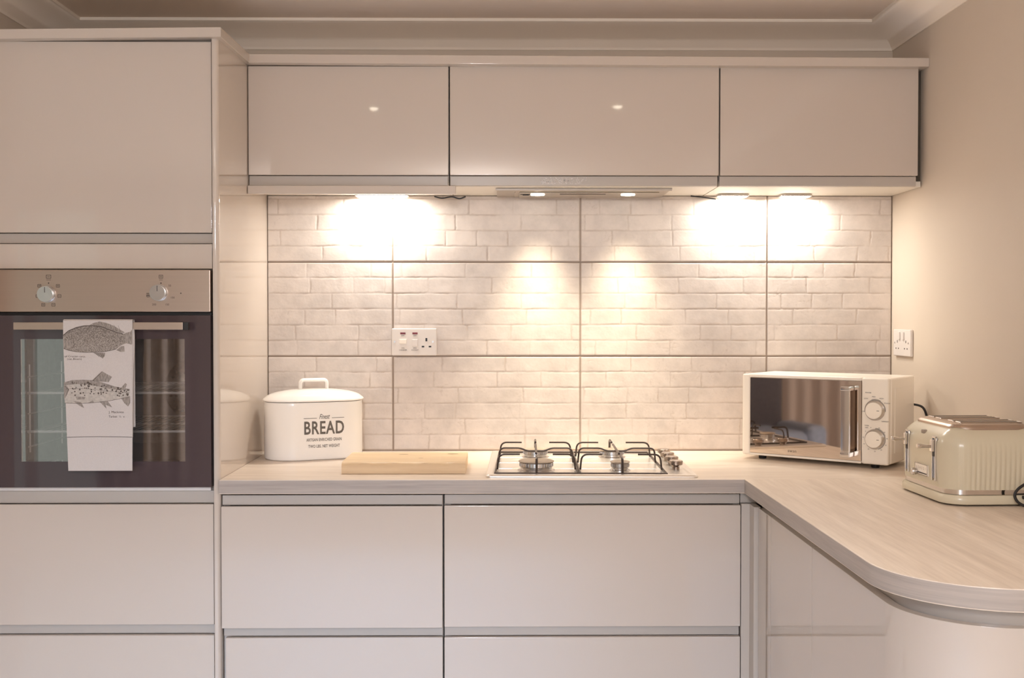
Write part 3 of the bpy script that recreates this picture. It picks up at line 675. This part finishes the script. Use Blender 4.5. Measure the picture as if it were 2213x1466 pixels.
# ------------------------------------------------------------------ chopping board
def board():
    x0, x1, y0, y1, h = -.092, .2495, -.528, -.300, .0325
    t = thing('chopping_board', 'thick pale wooden chopping board with a wavy bark edge, lying beside the hob', 'chopping board', ((x0+x1)/2, (y0+y1)/2, ZT))
    N = 60; sec = []
    for i in range(N+1):
        x = x0+(x1-x0)*i/N; s = i/N
        wv = .0062+.0038*math.sin(s*24+.6)+.0016*math.sin(s*53+1); wv = max(.002, wv)
        z = ZT
        sec.append([(x, y0+.001, z+.0004), (x, y0, z+.0025), (x, y0, z+h-wv), (x, y0+.001+wv*.3, z+h-wv*.45), (x, y0+.002+wv*.9, z+h), (x, y1-.002, z+h), (x, y1, z+h-.002), (x, y1, z+.001), (x, y1-.001, z+.0004)])
    mb = MB(); mb.loft(sec); o = obj('board', mb, M['board'], t)
    rg = random.Random(8); km = pm('wood_knot', (150, 118, 84), .5, var=.3, scale=120)
    for cx, cy, a, b in ((.207, -.345, .016, .006), (.064, -.352, .014, .004), (.12, -.44, .007, .003)):
        mb = MB(); mb.flat([(cx+a*math.cos(k*.52)*(1+.15*rg.random()), cy+b*math.sin(k*.52)*(1+.15*rg.random())) for k in range(12)], lambda X, Y_: (X, Y_, ZT+h+.0003))
        obj('knot', mb, km, o)
board()

# ------------------------------------------------------------------ gas hob
def hob():
    HW, HD = .574, .545
    t = thing('gas_hob', 'steel four-burner gas hob with wire pan supports and side knobs', 'hob', (.599, -.333, ZT), R(-1.3))
    O = lambda *a, **k: obj(*a, local=True, **k)
    mb = MB(); prof = [(.0, .0006), (0, .004), (.003, .0072), (.014, .0082), (.020, .0070), (.024, .0045)]
    rings = [[(x, y, z) for x, y in rrect(HW-2*i, HD-2*i, max(.014-i*.4, .004), 5)] for i, z in prof]
    mb.loft(rings); O('hob_plate', mb, M['hobsteel'], t)
    x0, x1 = -.262, .205; ys = -.248; ye = .247
    mb = MB()
    for i in range(1, 4): y = ys+(ye-ys)*i/4.; mb.box(x0, x1, y-.0008, y+.0008, .0045, .0052)
    for bx in (-.149, .085):
        for by in (-.158, .136):
            for sx in (-1, 1):
                for sy in (-1, 1): mb.lathe((bx+sx*.058, by+sy*.045, .0045), [(.017, 0), (.013, .0016), (.004, .0028)], 14)
    O('pressed_dimples', mb, M['hobsteel'], t)
    zt = .049; r = .0026
    def support(xa, xb, cx, gaps):
        mb = MB(); z0 = .0065
        ring = [(xa, ys+.008, z0), (xb, ys+.008, z0), (xb, ye-.01, z0), (xa, ye-.01, z0)]
        for a, b in zip(ring, ring[1:]+ring[:1]): mb.tube([a, b], .0032, 8)
        def arm(y, a0, a1):
            mb.tube(round_path([(xa+.004, y, z0), (xa+.008, y, zt), (a0, y, zt)], .018), r, 8)
            mb.tube(round_path([(xb-.004, y, z0), (xb-.008, y, zt), (a1, y, zt)], .018), r, 8)
        for y, g in zip((-.158, .136), gaps): arm(y, cx-g, cx+g)
        ym = -.010
        mb.tube(round_path([(xa+.004, ym, z0), (xa+.008, ym, zt), (cx-.045, ym, zt), (cx-.028, ym, zt-.008), (cx+.028, ym, zt-.008), (cx+.045, ym, zt), (xb-.008, ym, zt), (xb-.004, ym, z0)], .014), r, 8)
        # centre bar, front to back, stopping over the burners
        mb.tube(round_path([(cx, ys+.008, z0), (cx, ys+.014, zt-.002), (cx, -.158-.018, zt-.002)], .012), .0034, 8)
        mb.tube([(cx, -.158+.035, zt-.002), (cx, .136-.035, zt-.002)], .0034, 8)
        mb.tube(round_path([(cx, .136+.018, zt-.002), (cx, ye-.016, zt-.002), (cx, ye-.010, z0)], .012), .0034, 8)
        return O('pan_support', mb, M['wire'], t)
    support(-.262, -.036, -.149, (.046, .042)); support(-.030, .205, .085, (.05, .042))
    for bx, by, rad, hh in ((-.149, -.158, .047, .031), (-.149, .136, .037, .026), (.085, -.158, .026, .028), (.085, .136, .037, .026)):
        mb = MB(); mb.lathe((bx, by, .0045), [(rad*1.12, 0), (rad*1.12, .002), (rad*.95, .004), (rad*.95, hh*.35), (rad, hh*.4), (rad*.98, hh*.72)], 48)
        for k in range(36):
            a = 2*math.pi*k/36; mb.box(-.0011, .0011, rad*.93, rad*1.015, .0045+hh*.42, .0045+hh*.7, 0, 2, Matrix.Translation((bx, by, 0)) @ Matrix.Rotation(a, 4, 'Z'))
        b = O('burner', mb, M['alu'], t)
        mb = MB(); mb.lathe((bx, by, .0045+hh*.72), [(rad*.9, -.001), (rad*.92, .0015), (rad*1.05, .0025), (rad*1.06, .0042), (rad*.98, .006), (rad*.5, .0066), (.001, .0068)], 48)
        O('burner_cap', mb, M['cap'], b)
    for i in range(4):
        y = -.128+.092*i; mb = MB(); mb.lathe((.245, y, .0045), [(.010, 0), (.0105, .006), (.014, .010), (.0185, .013), (.0195, .022), (.0180, .0235)], 36)
        k = O('control_knob', mb, M['knobmetal'], t)
        mb = MB(); mb.lathe((.245, y, .028), [(.0182, -.0004), (.0178, .001), (.001, .0014)], 36); O('knob_top', mb, M['chrome'], k)
hob()

# ------------------------------------------------------------------ microwave
def microwave():
    Wd, Dp, H = .448, .230, .2465; th = R(-38)
    # front-left corner (1.088,-.196), front centre from it
    fl = Vector((1.086, -.197)); ex = Vector((math.cos(th), math.sin(th))); ey = Vector((-math.sin(th), math.cos(th)))
    c = fl+ex*Wd/2+ey*Dp/2
    t = thing('microwave', 'cream microwave with mirrored door and two dials, angled in the worktop corner', 'microwave', (c.x, c.y, ZT), th)
    O = lambda *a, **k: obj(*a, local=True, **k)
    x0, x1, y0, y1, z0, z1 = -Wd/2, Wd/2, -Dp/2, Dp/2, .013, .013+H
    O('casing', MB().box(x0, x1, y0+.024, y1, z0, z1, .007, 4), M['cream'], t)
    mb = MB(); mb.box(x0, x0+.026, y0, y0+.0235, z0, z1, .006, 3)
    mb.box(x0+.012, .146, y0+.002, y0+.0235, z1-.010, z1, .003, 3).box(x0+.012, .146, y0+.002, y0+.0235, z0, z0+.007, .002, 3)
    d = O('door', mb, M['cream'], t)
    O('mirror_glass', MB().box(x0+.0262, .146, y0+.001, y0+.0235, z0+.0072, z1-.0102, .001), M['mirror'], d)
    hx = .112
    mb = MB(); mb.box(hx-.013, hx+.013, y0-.036, y0-.026, .040, .228, .002)
    h = O('door_handle', mb, M['chrome'], d)
    for a, b in ((.222, .235), (.031, .047)): O('handle_bracket', MB().box(hx-.014, hx+.014, y0-.038, y0-.001, a, b, .003), M['chrome'], h)
    mb = MB(); put_text(mb, 'swan', .013, lambda X, Z: (-.062+X, y0+.0004, .030+Z), space=1.1); O('door_lettering', mb, M['inklight'], d)
    cp = O('control_panel', MB().box(.1465, x1, y0, y0+.0235, z0, z1, .006, 3), M['cream'], t)
    mb = MB(); cx = .1865
    def arc(zc, rr, a0, a1, th=.0010):
        n = 24; mb.loft([[(cx+(rr+q)*math.cos(R(a0+(a1-a0)*i/n)), y0-.0004, zc+(rr+q)*math.sin(R(a0+(a1-a0)*i/n))) for i in range(n+1)] for q in (0, th)], False, False)
    arc(.168, .0292, -5, 190, .0010); arc(.168, .0312, 60, 110, .0008)
    for s, dx, zc in (('POWER', -.020, .216), ('LOW', -.026, .199), ('MED', -.004, .205), ('HIGH', .018, .201), ('M.HIGH', .034, .188), ('OFF', -.034, .162), ('DEFROST', .029, .136)):
        put_text(mb, s, .0050, lambda X, Z, dx=dx, zc=zc: (cx+dx+X, y0-.0004, zc+Z))
    O('power_scale', mb, M['inkdark'], cp)
    mb = MB(); arc(.086, .0292, -70, 90, .0010); arc(.086, .0312, 20, 88, .0008)
    for k in range(11):
        a = R(-250+32*k); q = .0345; zc = .086; put_text(mb, str(5*k), .0048, lambda X, Z, a=a: (cx+q*math.cos(a)+X, y0-.0004, zc+q*math.sin(a)-.0015+Z))
    for s, dx, zc in (('TIMER', -.024, .122), ('MIN', -.024, .116)): put_text(mb, s, .0050, lambda X, Z, dx=dx, zc=zc: (cx+dx+X, y0-.0004, zc+Z))
    O('timer_scale', mb, M['inkdark'], cp)
    for zc in (.168, .086):
        mb = MB(); mb.cyl((cx, y0-.0085, zc), .0215, .0240, .017, 'y', 40, .003); k = O('dial', mb, M['cream'], cp)
        O('dial_rim', MB().cyl((cx, y0-.0012, zc), .0288, .0288, .0022, 'y', 40), M['chrome'], k)
        O('dial_mark', MB().box(cx+.010, cx+.017, y0-.0174, y0-.0169, zc-.0008, zc+.0008), M['ink'], k)
    mb = MB()
    for sx in (-1, 1):
        for sy in (-1, 1): mb = MB(); mb.cyl((sx*(Wd/2-.05), sy*(Dp/2-.04), .0068), .011, .013, .0125, 'z', 20); O('foot', mb, M['black'], t)
    mb = MB()
    for i in range(12): mb.box(x1-.0004, x1+.0005, .0+.008*i-.03, .003+.008*i-.03, .07, .20)
    O('side_recess', MB().box(x1-.0002, x1+.0009, y0+.055, y1-.028, z0+.03, z1-.03, .0004), M['cream'], t)
    p = [(x1-.010, y1-.002, .170), (x1-.004, y1+.006, .172), (x1+.026, y1+.000, .163), (x1+.046, y1-.022, .125), (x1+.050, y1-.035, .085), (x1+.042, y1-.050, .030), (x1+.025, y1-.06, .004)]
    O('power_cord', MB().tube(spline(p, 8), .0035, 10), M['rubber'], t)
microwave()

# ------------------------------------------------------------------ toaster
def toaster():
    t = thing('toaster', 'cream ribbed four-slice toaster with chrome top beside the side wall', 'toaster', (1.482, -.918, ZT), R(2))
    O = lambda *a, **k: obj(*a, local=True, **k)
    Lx, Ly = .236, .288
    # plinth
    mb = MB(); mb.loft([[(x, y, z) for x, y in rrect(Lx+.012-2*i, Ly+.012-2*i, .055-i, 10)] for i, z in ((.006, .003), (.001, .005), (0, .010), (0, .018), (.004, .024), (.012, .026))]); O('plinth', mb, M['toast'], t)
    mb = MB(); mb.loft([[(x, y, z) for x, y in rrect(Lx-.004, Ly-.004, .048, 10)] for z in (.026, .037)]); O('chrome_band', mb, M['chrome'], t)
    # fluted shell
    base = rrect(Lx, Ly, .052, 24); P = [Vector(p) for p in base]; Q = []
    for i, a in enumerate(P):
        b = P[(i+1) % len(P)]; k = max(1, int((b-a).length/.002)); Q += [a+(b-a)*j/k for j in range(k)]
    per = 0; info = []
    for i, q in enumerate(Q):
        T = (Q[(i+1) % len(Q)]-Q[i-1]).normalized(); N = Vector((T.y, -T.x)); wgt = min(1, max(0, (q.x+Lx/2-.012)/.02)) if q.x < -Lx/2+.034 else 1
        info.append((q, N, (abs(math.sin(per/.0115*math.pi))-.6)*wgt)); per += (Q[(i+1) % len(Q)]-q).length
    rings = []
    for i in range(25):
        z = .037+.140*i/24; u = i/24; off = .0035*math.sin(min(1, u*1.02)*math.pi)-(0 if u < .70 else .030*((u-.70)/.30)**2.2); amp = .0022*max(0, min(1, (.82-u)*2.0))
        rings.append([((q+N*(off+amp*f)).x, (q+N*(off+amp*f)).y, z) for q, N, f in info])
    mb = MB(); mb.loft(rings); O('shell', mb, M['toast'], t, sharp=60)
    # chrome top with four slots
    zt = .175; mb = MB(); mb.loft([[(x, y, z) for x, y in rrect(Lx-.056-2*i, Ly-.052-2*i, .040-i*.8, 10)] for i, z in ((-.003, zt-.004), (-.003, zt+.003), (.0, zt+.007), (.006, zt+.0095), (.016, zt+.011))])
    top = O('top_plate', mb, M['steel'], t)
    for y in (-.075, -.034, .034, .075):
        mb = MB(); mb.box(-.062, .080, y-.0115, y+.0115, zt+.0108, zt+.0116); s = O('bread_slot', mb, M['black'], top)
        mb = MB()
        for q in (-.0125, .0125): mb.tube([(-.064, y+q, zt+.0118), (.082, y+q, zt+.0118)], .0016, 6)
        for q in (-.064, .082): mb.tube([(q, y-.0125, zt+.0118), (q, y+.0125, zt+.0118)], .0016, 6)
        O('slot_rim', mb, M['chrome'], s)
    # lever end
    xe = -Lx/2-.0038
    for y in (.078, -.078):
        mb = MB(); mb.box(xe-.0006, xe+.012, y-.0065, y+.0065, .055, .150, .002); sl = O('lever_slot', mb, M['slot'], t)
        mb = MB(); mb.box(xe-.003, xe+.002, y-.010, y-.0068, .050, .154, .001).box(xe-.003, xe+.002, y+.0068, y+.010, .050, .154, .001).box(xe-.003, xe+.002, y-.010, y+.010, .150, .155, .001)
        O('slot_trim', mb, M['chrome'], sl)
        mb = MB(); mb.box(xe-.010, xe, y-.006, y+.006, .118, .147, .002); lv = O('lever', mb, M['chrome'], t)
        O('lever_stop', MB().box(xe-.004, xe, y-.005, y+.005, .107, .1175, .001), M['black'], lv)
        mb = MB(); mb.loft([[(xe-.008-q, y+.0075*w*math.cos(k*math.pi/6), .130+.0055*w*math.sin(k*math.pi/6)+q*.06) for k in range(12)] for q, w in ((0, .62), (.014, .68), (.024, 1), (.031, 1.05), (.034, .75))]); O('lever_paddle', mb, M['chrome'], lv)
    O('button', MB().box(xe+.002, xe+.014, -.010, .010, .158, .1675, .002, 2, Matrix.Translation((.004, .004, -.006))), M['inklight'], t)
    # browning control
    dl = O('browning_control', MB().box(xe-.0014, xe+.004, -.042, .030, .054, .080, .001), M['cream'], t)
    mb = MB()
    for a in ((-.042, .030, .0538, .0550), (-.042, .030, .0793, .0803), (-.0425, -.0412, .0538, .0803), (.0292, .0303, .0538, .0803)): mb.box(xe-.0020, xe-.0012, a[0], a[1], a[2], a[3])
    for i in range(6): put_text(mb, str(6-i), .0095, lambda X, Z, i=i: (xe-.0019, .020-.0105*i-X, .0675+Z))
    O('scale_marks', mb, M['inklight'], dl)
    mb = MB(); mb.box(xe-.0022, xe-.0010, -.038, .024, .0575, .0600); O('slide_slot', mb, M['black'], dl)
    mb = MB(); mb.loft([[(xe-.002-q, .019+.009*w*math.cos(k*math.pi/8), .0588+.009*w*math.sin(k*math.pi/8)) for k in range(16)] for q, w in ((0, .9), (.008, 1), (.012, .8))]); O('slide_knob', mb, M['alu'], dl)
    # cord lying in a loop in front of the long side, running on towards the wall
    p = [(.120, -.100, .030), (.117, -.1530, .026), (.098, -.1560, .0235), (.050, -.1565, .022)]
    O('cord_strap', MB().tube(spline(p, 8), .0042, 10), M['rubber'], t)
    p = [(.112, -.160, .050), (.090, -.163, .0585), (.060, -.165, .057), (.036, -.167, .045), (.025, -.169, .030), (.031, -.172, .014), (.050, -.176, .0045), (.080, -.182, .0040), (.112, -.195, .0040)]
    O('power_cord', MB().tube(spline(p, 10), .0033, 10), M['rubber'], t)
toaster()

# ------------------------------------------------------------------ behind the photographer: what the mirror and the gloss show
def armchair():
    t = thing('armchair', 'blue upholstered armchair mirrored in the microwave door', 'armchair', (-2.35, -1.90, 0), R(-3))
    O = lambda *a, **k: obj(*a, local=True, **k)
    O('seat', MB().box(-.36, .14, -.42, .42, .20, .60, .06, 4), M['velvet'], t)
    O('backrest', MB().box(-.52, -.30, -.50, .50, .20, 1.25, .07, 4), M['velvetdark'], t)
    for s in (-1, 1): O('armrest', MB().box(-.34, .10, s*.50-.08, s*.50+.08, .18, .63, .05, 4), M['velvet'], t)
    for x in (-.38, .05):
        for y in (-.38, .38): O('leg', MB().cyl((x, y, .095), .018, .026, .19, 'z', 16), M['black'], t)
armchair()
def curtain(label, x0, y0, x1, y1, folds, loc):
    t = thing('curtain', label, 'curtain', loc, 0, 'taupe curtains')
    n = folds*12; a = Vector((x0, y0)); b = Vector((x1, y1)); d = (b-a); nn = Vector((-d.y, d.x)).normalized(); P = []
    for i in range(n+1):
        s = i/n; P.append(a+d*s+nn*(.035*math.sin(s*folds*2*math.pi)+.012*math.sin(s*folds*4.7)))
    rings = []
    for k in range(9):
        z = .02+2.16*k/8; f = 1-.18*math.sin(k/8*math.pi)*.3
        rings.append([(p.x*1.0, p.y, z) for p in P])
    mb = MB(); mb.loft(rings, False, False); c = obj('curtain_cloth', mb, M['curtain'], t, 80)
    md = c.modifiers.new('cloth', 'SOLIDIFY'); md.thickness = .004
    obj('curtain_pole', MB().tube([(x0, y0, 2.20), (x1, y1, 2.20)], .012, 12), M['black'], t)
curtain('taupe floor-length curtain mirrored in the microwave door', -3.2, -1.95, -3.2, -3.2, 9, (-3.2, -2.6, 0))
curtain('taupe curtain mirrored in the oven glass', -2.25, -5.08, -1.70, -5.08, 5, (-2.0, -5.08, 0))
for x, y, lab in ((-.219, -1.939, 'recessed ceiling spotlight mirrored in the wall cupboard above the bread bin'), (.863, -1.885, 'recessed ceiling spotlight mirrored in the wall cupboard above the hob')):
    t = thing('ceiling_spotlight', lab, 'light', (x, y, ZC), 0, 'recessed ceiling spotlights')
    mb = MB(); mb.lathe((x, y, ZC), [(.030, -.0005), (.042, -.0005), (.042, -.004), (.034, -.006), (.030, -.004)], 32); obj('trim_ring', mb, M['chrome'], t)
    obj('lens', MB().lathe((x, y, ZC), [(.022, -.001), (.019, -.005), (.016, -.009), (.009, -.0115), (.001, -.0125)], 24), M['spot'], t)
    l = bpy.data.lights.new('ceiling_spot_light', 'SPOT'); l.energy = 10; l.color = (1, .96, .90); l.spot_size = R(90); l.spot_blend = 1; l.shadow_soft_size = .03
    o = bpy.data.objects.new('ceiling_spot_light', l); COL.objects.link(o); o.parent = t; o.location = (0, 0, -.03)
